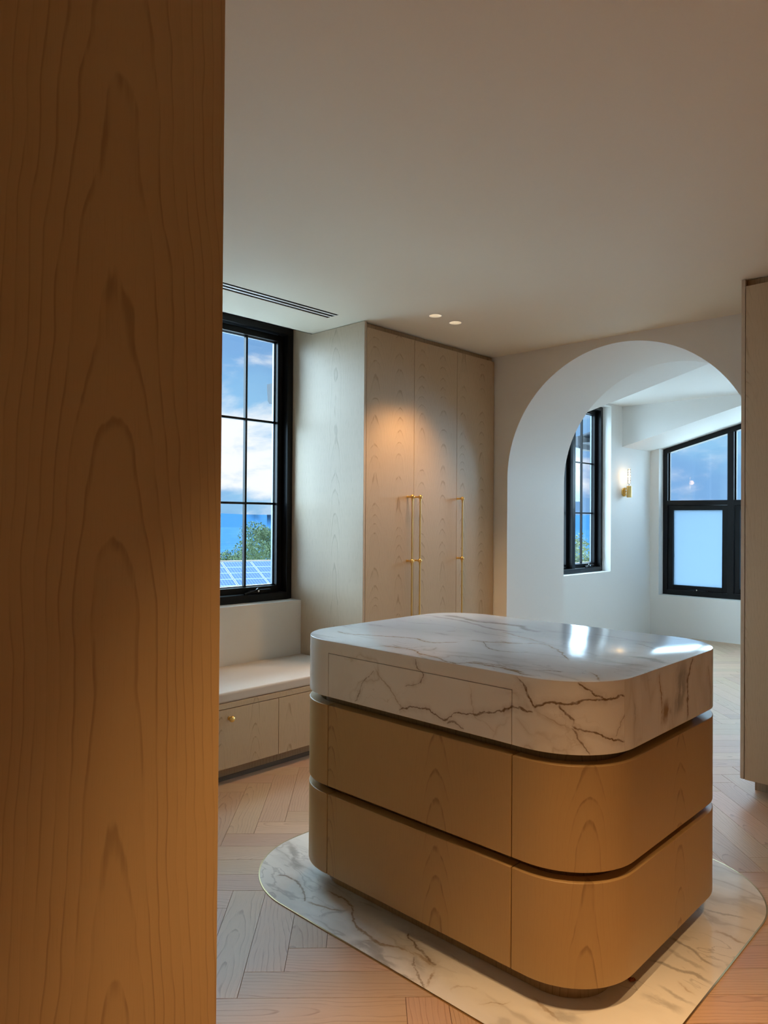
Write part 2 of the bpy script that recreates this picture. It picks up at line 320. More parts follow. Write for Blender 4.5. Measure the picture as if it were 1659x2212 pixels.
M_MRUG = marble('marble_floor_inlay', rot=(0, 0, -52), stretch=(1.0, .45, 1), loc=(.1, .6, 0), s1=3.0, s2=8.5, w1=.018, w2=.020, vein=(.36, .30, .24), vein2=(.46, .45, .43), base=(.86, .84, .795), cloud=.28, rough=.10, a1=.4, a2=.55, mask=(.42, .56), main=[(w*1.1, min(1, a*(1.05 if k == 2 else 1.0)), k, x, p) for w, a, k, x, p in V_RUG])

def glass(name, tint=(1, 1, 1), refl=.06):
    m, g, b = mat(name); nt = g.nt; nt.nodes.remove(b)
    o = [n for n in nt.nodes if n.type == 'OUTPUT_MATERIAL'][0]
    tr = nd(nt, 'ShaderNodeBsdfTransparent'); tr.inputs[0].default_value = (*tint, 1)
    gl = nd(nt, 'ShaderNodeBsdfGlossy'); gl.inputs['Roughness'].default_value = .01
    fr = nd(nt, 'ShaderNodeFresnel'); fr.inputs[0].default_value = 1.45
    mx = nd(nt, 'ShaderNodeMixShader'); nt.links.new(fr.outputs[0], mx.inputs[0])
    nt.links.new(tr.outputs[0], mx.inputs[1]); nt.links.new(gl.outputs[0], mx.inputs[2])
    nt.links.new(mx.outputs[0], o.inputs[0]); return m
M_GLASS = glass('window_glass', (.97, .985, 1.0))
M_BULBG = glass('bulb_glass', (1, .96, .88))
def frosted(name):
    m, g, b = mat(name); nt = g.nt; nt.nodes.remove(b)
    o = [n for n in nt.nodes if n.type == 'OUTPUT_MATERIAL'][0]
    t = nd(nt, 'ShaderNodeBsdfTranslucent'); t.inputs[0].default_value = (.095, .132, .172, 1)
    d = nd(nt, 'ShaderNodeBsdfDiffuse'); d.inputs[0].default_value = (.30, .38, .44, 1)
    mx = nd(nt, 'ShaderNodeMixShader'); mx.inputs[0].default_value = .15
    nt.links.new(t.outputs[0], mx.inputs[1]); nt.links.new(d.outputs[0], mx.inputs[2])
    nt.links.new(mx.outputs[0], o.inputs[0]); return m
M_FROST = frosted('frosted_glass')
def emis(name, col, s):
    m, g, b = mat(name)
    b.inputs['Base Color'].default_value = (*col, 1); b.inputs['Emission Color'].default_value = (*col, 1)
    b.inputs['Emission Strength'].default_value = s; return m
WARM = (1.0, .60, .27)
M_LENS = emis('lamp_lens', (1.0, .80, .52), 3.0)
M_FIL = emis('filament', (1.0, .76, .42), 5.0)

# ------------------------------------------------------------------ mesh helpers
class MB:
    def __init__(s): s.v = []; s.f = []; s.uv = []; s.mi = []
    def face(s, pts, uvs=None, mi=0):
        i = len(s.v); s.v += [tuple(p) for p in pts]; s.f.append(list(range(i, i+len(pts))))
        if uvs is None: uvs = autouv(pts)
        s.uv += list(uvs); s.mi.append(mi)
    def box(s, x0, x1, y0, y1, z0, z1, mi=0):
        a, b, c, d = (x0, y0), (x1, y0), (x1, y1), (x0, y1)
        s.prism([a, b, c, d], z0, z1, mi)
    def prism(s, poly, z0, z1, mi=0, cap=True):
        n = len(poly); L = 0
        for i in range(n):
            p, q = poly[i], poly[(i+1) % n]
            pts = [(p[0], p[1], z0), (q[0], q[1], z0), (q[0], q[1], z1), (p[0], p[1], z1)]
            if n > 6:
                dl = math.hypot(q[0]-p[0], q[1]-p[1]); s.face(pts, [(L, z0), (L+dl, z0), (L+dl, z1), (L, z1)], mi); L += dl
            else: s.face(pts, None, mi)
        if cap:
            s.face([(p[0], p[1], z1) for p in poly], None, mi); s.face([(p[0], p[1], z0) for p in reversed(poly)], None, mi)
    def tube(s, a, b, r, n=14, r1=None, cap=True):
        a, b = Vector(a), Vector(b); d = (b-a).normalized(); r1 = r if r1 is None else r1
        t = Vector((0, 0, 1)) if abs(d.z) < .9 else Vector((1, 0, 0))
        e = d.cross(t).normalized(); f = d.cross(e)
        A = [a+(e*math.cos(k*2*math.pi/n)+f*math.sin(k*2*math.pi/n))*r for k in range(n)]
        B = [b+(e*math.cos(k*2*math.pi/n)+f*math.sin(k*2*math.pi/n))*r1 for k in range(n)]
        for k in range(n): s.face([A[k], A[(k+1) % n], B[(k+1) % n], B[k]])
        if cap: s.face(list(reversed(A))); s.face(B)
    def sphere(s, c, r, nu=16, nv=10, sq=(1, 1, 1)):
        P = lambda i, j: (c[0]+sq[0]*r*math.sin(math.pi*j/nv)*math.cos(2*math.pi*i/nu), c[1]+sq[1]*r*math.sin(math.pi*j/nv)*math.sin(2*math.pi*i/nu), c[2]+sq[2]*r*math.cos(math.pi*j/nv))
        for i in range(nu):
            for j in range(nv):
                q = [P(i, j), P(i, j+1), P(i+1, j+1), P(i+1, j)]
                if j == 0: q = [q[0], q[1], q[2]]
                elif j == nv-1: q = [q[0], q[1], q[3]]
                s.face(q)
    def build(s, name, material, parent=None, bevel=0, seg=2, origin=None, angle=35, merge=True):
        me = bpy.data.meshes.new(name)
        o = Vector(origin) if origin else Vector((0, 0, 0))
        me.from_pydata([Vector(p)-o for p in s.v], [], s.f)
        ul = me.uv_layers.new(name='grain')
        for i, u in enumerate(s.uv): ul.data[i].uv = u
        ms = material if isinstance(material, (list, tuple)) else [material]
        for m in ms: me.materials.append(m)
        for i, p in enumerate(me.polygons): p.material_index = s.mi[i]
        bm = bmesh.new(); bm.from_mesh(me)
        if merge: bmesh.ops.remove_doubles(bm, verts=bm.verts, dist=1e-5)
        bmesh.ops.recalc_face_normals(bm, faces=bm.faces)
        bm.to_mesh(me); bm.free()
        for p in me.polygons: p.use_smooth = True
        me.set_sharp_from_angle(angle=math.radians(angle))
        ob = bpy.data.objects.new(name, me); C.objects.link(ob); ob.location = o
        if parent:
            ob.parent = parent; ob.location = o - parent.location if parent.type == 'EMPTY' and parent.parent is None else o - wloc(parent)
        if bevel:
            md = ob.modifiers.new('bevel', 'BEVEL'); md.width = bevel; md.segments = seg; md.limit_method = 'ANGLE'; md.angle_limit = math.radians(40)
        return ob
def wloc(o):
    l = Vector((0, 0, 0))
    while o: l += o.location; o = o.parent
    return l
def autouv(pts):
    a, b, c = Vector(pts[0]), Vector(pts[1]), Vector(pts[2])
    n = (b-a).cross(c-a); ax = max(range(3), key=lambda i: abs(n[i]))
    if ax == 0: return [(p[1], p[2]) for p in pts]
    if ax == 1: return [(p[0], p[2]) for p in pts]
    return [(p[0], p[1]) for p in pts]
def tag(o, label=None, cat=None, group=None, kind=None):
    if label: o['label'] = label
    if cat: o['category'] = cat
    if group: o['group'] = group
    if kind: o['kind'] = kind
    return o
def empty(name, loc=(0, 0, 0)):
    o = bpy.data.objects.new(name, None); C.objects.link(o); o.location = loc; o.empty_display_size = .1; return o
def boxo(name, m, parent, x0, x1, y0, y1, z0, z1, bevel=0, seg=2):
    b = MB(); b.box(x0, x1, y0, y1, z0, z1)
    return b.build(name, m, parent, bevel, seg, origin=((x0+x1)/2, (y0+y1)/2, z0))
def rrect(x0, x1, y0, y1, r, n=16):
    """closed rounded rectangle, starting on the left face at its far end, running toward -y"""
    P = []
    def arc(cx, cy, a0):
        for k in range(n+1):
            a = math.radians(a0 + 90*k/n); P.append((cx+r*math.cos(a), cy+r*math.sin(a)))
    arc(x0+r, y0+r, 180); arc(x1-r, y0+r, 270); arc(x1-r, y1-r, 0); arc(x0+r, y1-r, 90)
    return [P[-1]] + P[:-1]
def plate(name, loops, plane, m, depth, parent=None, kind='structure'):
    """flat sheet with holes: loops[0] outer, rest holes; plane(u,v)->xyz ; depth vector"""
    bm = bmesh.new(); ed = []
    for L in loops:
        vs = [bm.verts.new(plane(*p)) for p in L]
        for i in range(len(vs)): ed.append(bm.edges.new((vs[i], vs[(i+1) % len(vs)])))
    bmesh.ops.triangle_fill(bm, use_beauty=True, use_dissolve=False, edges=ed)
    if depth:
        r = bmesh.ops.extrude_face_region(bm, geom=list(bm.faces), use_keep_orig=True)
        bmesh.ops.translate(bm, vec=Vector(depth), verts=[e for e in r['geom'] if isinstance(e, bmesh.types.BMVert)])
    bmesh.ops.recalc_face_normals(bm, faces=bm.faces)
    me = bpy.data.meshes.new(name); bm.to_mesh(me); bm.free(); me.materials.append(m)
    for p in me.polygons: p.use_smooth = True
    me.set_sharp_from_angle(angle=math.radians(30))
    o = bpy.data.objects.new(name, me); C.objects.link(o)
    if parent: o.parent = parent
    elif kind: o['kind'] = kind
    return o
def circle(cx, cy, r, n=32): return [(cx+r*math.cos(2*math.pi*k/n), cy+r*math.sin(2*math.pi*k/n)) for k in range(n)]
def rect(a, b, c, d): return [(a, c), (b, c), (b, d), (a, d)]

# ------------------------------------------------------------------ room shell
ZC = 2.673           # dressing room ceiling
YW = 3.87            # inner face of window wall
XA, XB = 4.655, 5.50 # arch wall
XF = 8.88            # far wall of bedroom
YMIN, XMIN = -1.25, -1.25
W1 = (1.911, 3.231, .853, 2.735)
W2 = (6.50, 7.82, .83, 2.72)
plate('wall_window', [rect(XMIN-.2, 9.2, -.15, 3.7), rect(W1[0], W1[1]+.0195, W1[2], W1[3]), rect(*W2)], lambda a, z: (a, YW, z), M_WHITE, (0, .25, 0))
cy_, cz_, cr_ = 2.25, 1.73, .895
arc = [(cy_+cr_*math.cos(math.pi*k/72), cz_+cr_*math.sin(math.pi*k/72)) for k in range(73)]
outer = [(YMIN-.2, -.1), (cy_-cr_, -.1)] + list(reversed(arc)) + [(cy_+cr_, -.1), (YW, -.1), (YW, 3.7), (YMIN-.2, 3.7)]
plate('wall_arch', [outer], lambda y, z: (XA, y, z), M_WHITE, (XB-XA, 0, 0))
# far bedroom wall with the raked window (head follows the roof slope)
SL = .27
zs = lambda y: 2.276 + SL*(YW-y)
YRG = .95; YE3 = -.257
w3o = [(3.76, .497), (3.76, zs(3.76)), (YRG, zs(YRG)), (YE3, zs(YRG)), (YE3, .497)]
plate('wall_far', [rect(YMIN-.2, YW, -.15, 3.7), w3o], lambda y, z: (XF, y, z), M_WHITE, (.24, 0, 0))
boxo('wall_bedroom', M_WHITE, None, XB-.01, 9.2, YMIN-.2, YMIN, -.1, 3.7)['kind'] = 'structure'
boxo('wall_back', M_WOOD, None, XMIN-.2, XB-.02, YMIN-.2, YMIN, -.1, 3.7)['kind'] = 'structure'  # unseen walls clad in oak to darken and warm the bounced light
boxo('wall_left', M_WOOD, None, XMIN-.2, XMIN, YMIN, YW, -.1, 3.7)['kind'] = 'structure'
boxo('wall_entry', M_WOOD, None, XMIN, .055, 1.03, 1.15, 0, ZC)['kind'] = 'structure'

# dressing-room ceiling with holes for two lamps and the slot diffuser
DL = [(3.452, 2.868), (3.661, 2.876)]
DLX = [(1.02, .50), (1.23, .50), (2.40, -.08)]   # further downlights, out of frame
DIF = (1.25, 3.040, 3.298, 3.401)
YCE = 3.784
DR = .040
plate('ceiling', [rect(XMIN-.05, XA+.02, YMIN-.05, YCE), rect(*DIF)] + [circle(x, y, DR) for x, y in DL+DLX], lambda x, y: (x, y, ZC), M_CEIL, (0, 0, .02))
b = MB()
b.box(XMIN-.05, XA+.02, YCE-.012, YCE, ZC, 2.86); b.box(XMIN-.05, XA+.02, YCE-.012, YW+.02, 2.86, 2.875)
b.build('ceiling', M_CEIL)['kind'] = 'structure'
b = MB(); b.box(XMIN-.05, XA+.02, YMIN-.05, YW+.02, 2.95, 3.0); b.build('ceiling', M_CEIL)['kind'] = 'structure'
# bedroom ceiling: raked, with a flat-topped dormer over the second window
DX0, DX1, ZD = 6.22, 8.10, 2.75
yd = YW-(ZD-2.276)/SL
yr = .95
b = MB()
def slope(x0, x1, ya, yb): b.face([(x0, ya, zs(ya)), (x1, ya, zs(ya)), (x1, yb, zs(yb)), (x0, yb, zs(yb))])
e_ = YW+.02
slope(XB-.02, DX0, yd, e_); slope(DX1, XF+.15, yd, e_); slope(XB-.02, XF+.15, yr, yd)
b.face([(XB-.02, YMIN-.05, zs(yr)), (XF+.15, YMIN-.05, zs(yr)), (XF+.15, yr, zs(yr)), (XB-.02, yr, zs(yr))])
b.face([(DX0, yd, ZD), (DX1, yd, ZD), (DX1, e_, ZD), (DX0, e_, ZD)])
for x in (DX0, DX1): b.face([(x, yd, ZD), (x, e_, ZD), (x, e_, zs(e_))])
co = b.build('ceiling', M_WHITE, angle=5); co['kind'] = 'structure'

# floor slab + herringbone planks
fl = boxo('floor', M_SUB, None, XMIN-.2, 9.2, YMIN-.2, YW+.25, -.12, -.006); fl['kind'] = 'structure'
PWD = .1245; PL = 5*PWD; U0, V0 = 2.165, -.498
RT = math.sqrt(.5)
def uv2xy(u, v): return ((u+v)*RT, (u-v)*RT)
def clip(poly):
    for ax, lim, sg in ((0, XMIN, 1), (0, XF+.02, -1), (1, YMIN, 1), (1, YW, -1)):
        o = []
        for i in range(len(poly)):
            p, q = poly[i], poly[(i+1) % len(poly)]
            ip, iq = sg*(p[ax]-lim) >= 0, sg*(q[ax]-lim) >= 0
            if ip: o.append(p)
            if ip != iq:
                t = (lim-p[ax])/(q[ax]-p[ax]); o.append((p[0]+t*(q[0]-p[0]), p[1]+t*(q[1]-p[1])))
        poly = o
        if len(poly) < 3: return []
    return poly
def topx(x, y, z=0):
    d = Vector((x, y, z-H)); k = d.dot(fw)
    if k < .3: return None
    return (829.5+F_PX*d.dot(r2)/k, 1106-F_PX*d.dot(u2)/k, k)
planks = []
for i in range(-60, 90):
    for j in range(-70, 70):
        m = (i-j) % 10
        if m == 0: ur, vr = (i, i+5), (j, j+1)          # along u
        elif m == 9: ur, vr = (i, i+1), (j, j+5)        # along v : row i, columns j .. j+5
        else: continue
        u0, u1 = U0+ur[0]*PWD, U0+ur[1]*PWD; v0, v1 = V0+vr[0]*PWD, V0+vr[1]*PWD
        c = uv2xy((u0+u1)/2, (v0+v1)/2)
        if not (XMIN-.5 < c[0] < XF+.5 and YMIN-.5 < c[1] < YW+.5): continue
        gp = .0006
        poly = clip([uv2xy(u0+gp, v0+gp), uv2xy(u1-gp, v0+gp), uv2xy(u1-gp, v1-gp), uv2xy(u0+gp, v1-gp)])
        if not poly: continue
        ar = abs(sum(poly[k][0]*poly[(k+1) % len(poly)][1]-poly[(k+1) % len(poly)][0]*poly[k][1] for k in range(len(poly))))/2
        if ar < .0015: continue
        if XA+.1 < c[0] < XB-.1 and not (1.1 < c[1] < 3.4): continue
        full = len(poly) == 4 and abs(ar-(PL-2*gp)*(PWD-2*gp)) < 1e-4
        px = topx(*c); vis = 0
        if px and 430 < px[0] < 1750 and 1300 < px[1] < 2330: vis = ar/px[2]**3
        if 1.85 < c[0] < 2.9 and .95 < c[1] < 2.3: vis = 0     # under the island
        planks.append((vis, c, poly, full, m == 0))
planks.sort(key=lambda t: -t[0])
def plank_geo(mb, poly, c, along_u, shift):
    n = len(poly); cx = sum(p[0] for p in poly)/n; cyy = sum(p[1] for p in poly)/n
    def uvf(x, y):
        du, dv = ((x-c[0])+(y-c[1]))*RT, ((x-c[0])-(y-c[1]))*RT
        return (dv, du) if along_u else (du, dv)
    bt = .0007
    ins = []
    for p in poly:
        d = math.hypot(p[0]-cx, p[1]-cyy); k = max(0, 1-bt*1.4/d) if d > 0 else 1
        ins.append((cx+(p[0]-cx)*k, cyy+(p[1]-cyy)*k))
    S = lambda p, z: (p[0]-shift[0], p[1]-shift[1], z)
    mb.face([S(p, 0) for p in ins], [uvf(*p) for p in ins])
    for k in range(n):
        p, q, pi, qi = poly[k], poly[(k+1) % n], ins[k], ins[(k+1) % n]
        mb.face([S(p, -.001), S(q, -.001), S(qi, 0), S(pi, 0)], [uvf(*p), uvf(*q), uvf(*qi), uvf(*pi)])
        mb.face([S(p, -.006), S(q, -.006), S(q, -.001), S(p, -.001)], [uvf(*p), uvf(*q), uvf(*q), uvf(*p)])
shared = {}; rest = MB(); npl = 0
for vis, c, poly, full, au in planks:
    if vis > 0 and npl < 290:
        npl += 1
        if full:
            if au not in shared:
                mb = MB(); plank_geo(mb, poly, c, au, c); o = mb.build('plank', M_PLANK, fl); shared[au] = o.data
                o.location = Vector((c[0], c[1], 0))-fl.location
                continue
            o = bpy.data.objects.new('plank', shared[au]); C.objects.link(o)
        else:
            mb = MB(); plank_geo(mb, poly, c, au, c); o = mb.build('plank', M_PLANK, fl)
        o.parent = fl; o.location = Vector((c[0], c[1], 0))-fl.location
    else: plank_geo(rest, poly, c, au, (0, 0))
ro = rest.build('plank_field', M_PLANK, fl); ro['kind'] = 'stuff'; ro.location = -fl.location

# ------------------------------------------------------------------ windows
def winder(parent, x, y, z, s=1):
    """folding sash winder: base, arm, knob"""
    w = MB(); w.box(x-.055, x+.075, y-.028, y, z, z+.020); w.box(x+.02, x+.11, y-.034, y-.010, z+.014, z+.026)
    o = w.build('winder', M_BLACK, parent, .003)
    a = MB(); a.tube((x-.01, y-.035, z+.02), (x-.12, y-.05, z+.004), .008, 8); a.tube((x-.01, y-.035, z+.02), (x+.015, y-.02, z+.028), .010, 8)
    a.build('crank_arm', M_BLACK, o)
    k = MB(); k.tube((x+.0, y-.045, z+.018), (x+.0, y-.036, z+.018), .007, 10); k.build('lock_button', M_CHROME, o)
def casement_y(name, x0, x1, z0, z1, nsash, yf=3.97, winders=True):
    root = empty(name, ((x0+x1)/2, YW+.1, z0)); root['kind'] = 'structure'
    fwid, fd = .045, .10
    f = MB()
    f.box(x0, x0+fwid, yf, yf+fd, z0, z1); f.box(x1-fwid, x1, yf, yf+fd, z0, z1)
    f.box(x0+fwid, x1-fwid, yf, yf+fd, z0, z0+.048); f.box(x0+fwid, x1-fwid, yf, yf+fd, z1-fwid, z1)
    f.build('frame', M_BLACK, root, .003)
    wd = (x1-x0)/nsash
    for k in range(1, nsash):
        boxo('mullion', M_BLACK, root, x0+k*wd-.03, x0+k*wd+.03, yf, yf+fd, z0+.048, z1-fwid, .002)
    for k in range(nsash):
        a = x0+k*wd+(fwid if k == 0 else .03)+.002; c = x0+(k+1)*wd-(fwid if k == nsash-1 else .03)-.002
        lo, hi = z0+.050, z1-fwid-.002; sw = .042; ys, ye = yf+.055, yf+.115
        s = MB(); s.box(a, a+sw, ys, ye, lo, hi); s.box(c-sw, c, ys, ye, lo, hi)
        s.box(a+sw, c-sw, ys, ye, lo, lo+sw); s.box(a+sw, c-sw, ys, ye, hi-sw, hi)
        so_ = s.build('sash', M_BLACK, root, .004)
        gx0, gx1, gz0, gz1 = a+sw, c-sw, lo+sw, hi-sw
        sp = MB()
        for (q0, q1, w0, w1) in ((gx0, gx0+.009, gz0, gz1), (gx1-.009, gx1, gz0, gz1), (gx0, gx1, gz0, gz0+.009), (gx0, gx1, gz1-.009, gz1)):
            sp.box(q0, q1, yf+.094, yf+.110, w0, w1)
        sp.build('spacer', M_GASKET, so_)
        xm = (gx0+gx1)/2; yg = yf+.09
        boxo('muntin', M_BLACK, so_, xm-.0075, xm+.0075, yg-.012, yg+.012, gz0, gz1)
        zz = [gz0+(gz1-gz0)*t/3 for t in range(4)]
        for t in (1, 2):
            boxo('muntin', M_BLACK, so_, gx0, xm-.0075, yg-.011, yg+.011, zz[t]-.0075, zz[t]+.0075)
            boxo('muntin', M_BLACK, so_, xm+.0075, gx1, yg-.011, yg+.011, zz[t]-.0075, zz[t]+.0075)
        for (q0, q1) in ((gx0, xm-.0075), (xm+.0075, gx1)):
            for t in range(3):
                p = MB(); w0, w1 = zz[t]+(.0075 if t else 0), zz[t+1]-(.0075 if t < 2 else 0)
                p.face([(q0, yg, w0), (q1, yg, w0), (q1, yg, w1), (q0, yg, w1)])
                p.build('pane', M_GLASS, so_)
        if winders: winder(root, (a+c)/2+.06, yf+.05, z0+.05)
    return root
casement_y('window_1', W1[0]+.002, W1[1]-.002, W1[2]+.004, W1[3], 2)
casement_y('window_2', W2[0]+.002, W2[1]-.002, W2[2]+.004, W2[3]-.002, 2)

# raked window in the far wall
root = empty('window_3', (XF+.12, 2.55, .5)); root['kind'] = 'structure'
xf0, xf1 = 9.0, 9.10
ys_ = [3.758, 2.955, 2.155, 1.352, .55, -.255]  # unseen far bays added to let more daylight into the bedroom
z0 = .499; zt = lambda y: zs(max(y, YRG))-.002
TR0, TR1 = 1.605, 1.665
def bar(mb, ya, yb, zlo, zhi, x0=xf0, x1=xf1):   # zlo/zhi functions of y
    P = [(ya, zlo(ya)), (yb, zlo(yb)), (yb, zhi(yb)), (ya, zhi(ya))]
    f = [(x0, *p) for p in P]; k = [(x1, *p) for p in P]
    mb.face(f); mb.face(list(reversed(k)))
    for i in range(4): mb.face([f[i], k[i], k[(i+1) % 4], f[(i+1) % 4]])
cst = lambda v: (lambda y: v)
f = MB(); fw_ = .055
bar(f, ys_[0], ys_[0]-fw_, cst(z0), zt); bar(f, ys_[5]+fw_, ys_[5], cst(z0), zt)
bar(f, ys_[0]-fw_, ys_[5]+fw_, cst(z0), cst(z0+.06)); bar(f, ys_[0]-fw_, YRG, lambda y: zt(y)-.062, zt); bar(f, YRG, ys_[5]+fw_, lambda y: zt(y)-.062, zt)
f.build('frame', M_BLACK, root, .003)
for y in ys_[1:5]:
    f = MB(); bar(f, y+.036, y-.036, cst(z0+.06), lambda y: zt(y)-.062); f.build('mullion', M_BLACK, root, .002)
for k in range(5):
    ya = ys_[k]-(fw_ if k == 0 else .036); yb = ys_[k+1]+(fw_ if k == 4 else .036)
    f = MB(); bar(f, ya, yb, cst(TR0), cst(TR1)); f.build('transom', M_BLACK, root, .002)
    # fixed upper light
    bd = MB(); h_ = lambda y: zt(y)-.062
    bar(bd, ya, ya-.014, cst(TR1), h_, xf0+.05, xf0+.075); bar(bd, yb+.014, yb, cst(TR1), h_, xf0+.05, xf0+.075)
    bd.build('glazing_bead', M_BLACK, root)
    p = MB(); xg = xf0+.06; p.face([(xg, ya, TR1), (xg, yb, TR1), (xg, yb, h_(yb))] + ([(xg, YRG, h_(YRG))] if yb < YRG < ya else []) + [(xg, ya, h_(ya))]); p.build('pane', M_GLASS, root)
    # opening lower sash with frosted glass
    lo, hi = z0+.062, TR0-.002; sw = .058
    s = MB(); a, c = ya-.003, yb+.003; x0_, x1_ = xf0+.02, xf0+.085
    bar(s, a, a-sw, cst(lo), cst(hi), x0_, x1_); bar(s, c+sw, c, cst(lo), cst(hi), x0_, x1_)
    bar(s, a-sw, c+sw, cst(lo), cst(lo+sw), x0_, x1_); bar(s, a-sw, c+sw, cst(hi-sw), cst(hi), x0_, x1_)
    so_ = s.build('sash', M_BLACK, root, .004)
    p = MB(); xg = xf0+.06; p.face([(xg, a-sw, lo+sw), (xg, c+sw, lo+sw), (xg, c+sw, hi-sw), (xg, a-sw, hi-sw)]); p.build('frosted_pane', M_FROST, so_)
    w = MB(); ym = (a+c)/2-.03; zz_ = z0+.055
    w.box(xf0-.012, xf0+.02, ym-.10, ym+.05, zz_, zz_+.022); wo = w.build('winder', M_BLACK, root, .003)
    w = MB(); w.tube((xf0-.02, ym+.03, zz_+.02), (xf0-.03, ym+.12, zz_+.008), .008, 8); w.build('crank_arm', M_BLACK, wo)
    w = MB(); w.tube((xf0-.016, ym+.02, zz_+.02), (xf0-.008, ym+.02, zz_+.02), .008, 10); w.build('lock_button', M_CHROME, wo)

# ------------------------------------------------------------------ kitchen-style island
IX0, IX1, IY0, IY1, IR = 1.84, 2.90, .947, 2.29, .23
isl = empty('island', ((IX0+IX1)/2, (IY0+IY1)/2, .004))
tag(isl, 'freestanding island with rounded corners, veined marble top and oak drawers', 'island')
def inset(d): return rrect(IX0+d, IX1-d, IY0+d, IY1-d, IR-d, 20)
RING = inset(0)
NS = len(RING)
S_ = [0]
for k in range(NS): S_.append(S_[-1]+math.dist(RING[k], RING[(k+1) % NS]))
PER = S_[-1]
def at(s, d=0):
    s %= PER
    k = max(i for i in range(NS) if S_[i] <= s+1e-9); p, q = RING[k], RING[(k+1) % NS]
    t = (s-S_[k])/(S_[k+1]-S_[k]); x, y = p[0]+(q[0]-p[0])*t, p[1]+(q[1]-p[1])*t
    # outward normal of the rounded rectangle
    cx = min(max(x, IX0+IR), IX1-IR); cy = min(max(y, IY0+IR), IY1-IR)
    n = Vector((x-cx, y-cy)); n = n.normalized() if n.length > 1e-9 else Vector((0, 0))
    return (x-n.x*d, y-n.y*d)
def strip(name, m, parent, s0, s1, th, z0, z1, bevel=.002):
    ks = [s0] + [s for s in (S_[i]+off for off in (0, PER) for i in range(NS)) if s0+1e-4 < s < s1-1e-4] + [s1]
    ks.sort(); mb = MB()
    o = [at(s) for s in ks]; i_ = [at(s, th) for s in ks]
    for k in range(len(ks)-1):
        a, c = ks[k], ks[k+1]
        mb.face([(*o[k], z0), (*o[k+1], z0), (*o[k+1], z1), (*o[k], z1)], [(a, z0), (c, z0), (c, z1), (a, z1)])
        mb.face([(*i_[k+1], z0), (*i_[k], z0), (*i_[k], z1), (*i_[k+1], z1)], [(c, z0), (a, z0), (a, z1), (c, z1)])
        mb.face([(*o[k], z1), (*o[k+1], z1), (*i_[k+1], z1), (*i_[k], z1)], [(a, z1), (c, z1), (c, z1+th), (a, z1+th)])
        mb.face([(*i_[k], z0), (*i_[k+1], z0), (*o[k+1], z0), (*o[k], z0)], [(a, z0), (c, z0), (c, z0+th), (a, z0+th)])
    for k in (0, -1):
        mb.face([(*o[k], z0), (*o[k], z1), (*i_[k], z1), (*i_[k], z0)], [(ks[k], z0), (ks[k], z1), (ks[k]+th, z1), (ks[k]+th, z0)])
    return mb.build(name, m, parent, bevel, 2, angle=25)
def s_left(y): return (IY1-IR)-y
SD0, SD1 = s_left(2.040), s_left(1.2225)
gapw = .0016
mb = MB(); mb.prism(inset(.082), .004, .10); mb.build('plinth', M_GROOVE, isl)
mb = MB(); mb.prism(inset(.066), .10, .93); mb.build('carcass', M_GROOVE, isl)
for (za, zb) in ((.082, .382), (.412, .715)):
    strip('drawer_front', M_ISL, isl, SD0+gapw, SD1-gapw, .046, za, zb)
    strip('curved_panel', M_ISL, isl, SD1+gapw, PER/2+SD0+.1, .046, za, zb)
    strip('curved_panel', M_ISL, isl, PER/2+SD0+.104, PER+SD0-gapw, .046, za, zb)
ZA, ZP, ZT = .747, .911, .957
# carcass stays hidden behind the marble apron; grooves show it
seam = (IY1-IR-(IY0+IR)) + math.pi/2*IR - .052
tag(strip('marble_drawer_front', M_MLEFT, isl, SD0+.0016, SD1-.0016, .02, ZA, ZP-.0022, .0008), 'marble drawer front flush in the apron')
strip('marble_apron', M_MLEFT, isl, SD1+.0012, seam-.0003, .02, ZA, ZP, 0)
strip('marble_apron', M_MRIGHT, isl, seam+.0003, PER/2+SD0, .02, ZA, ZP, 0)
strip('marble_apron', M_MLEFT, isl, PER/2+SD0, PER+SD0-.0012, .02, ZA, ZP, 0)
mb = MB(); P0, P1, P2 = inset(0), inset(.0008), inset(.003)
for k in range(NS):
    q = (k+1) % NS; s = (S_[k]+S_[k+1])/2; mi = 1 if (s < seam or s > PER/2+SD0) else 2
    mb.face([(*P0[k], ZP), (*P0[q], ZP), (*P0[q], ZT-.003), (*P0[k], ZT-.003)], [(S_[k], ZP), (S_[k+1], ZP), (S_[k+1], ZT-.003), (S_[k], ZT-.003)], mi)
    mb.face([(*P0[k], ZT-.003), (*P0[q], ZT-.003), (*P1[q], ZT-.0008), (*P1[k], ZT-.0008)], None, 0)
    mb.face([(*P1[k], ZT-.0008), (*P1[q], ZT-.0008), (*P2[q], ZT), (*P2[k], ZT)], None, 0)
mb.face([(*p, ZT) for p in P2], None, 0); mb.face([(*p, ZP) for p in reversed(P0)], None, 0)
mb.build('marble_top', [M_MTOP, M_MLEFT, M_MRIGHT], isl, angle=50)

# marble inlay under the island, with a brass edge strip
RUG = (1.68, 3.18, .80, 2.515); RR = .40
rug = empty('floor_inlay', (2.43, 1.66, 0)); tag(rug, 'veined marble floor inlay with rounded corners and thin brass edge', 'floor inlay')
mb = MB(); rp = rrect(RUG[0]+.005, RUG[1]-.005, RUG[2]+.005, RUG[3]-.005, RR-.005, 24)
mb.prism(rp, -.003, .003); mb.build('marble_slab', M_MRUG, rug)
a_ = rrect(*RUG, RR, 24); mb = MB()
for k in range(len(a_)):
    q = (k+1) % len(a_)
    mb.face([(*a_[k], .0035), (*a_[q], .0035), (*rp[q], .0035), (*rp[k], .0035)]); mb.face([(*a_[k], -.003), (*a_[q], -.003), (*a_[q], .0035), (*a_[k], .0035)])
mb.build('brass_edge', M_BRASST, rug)

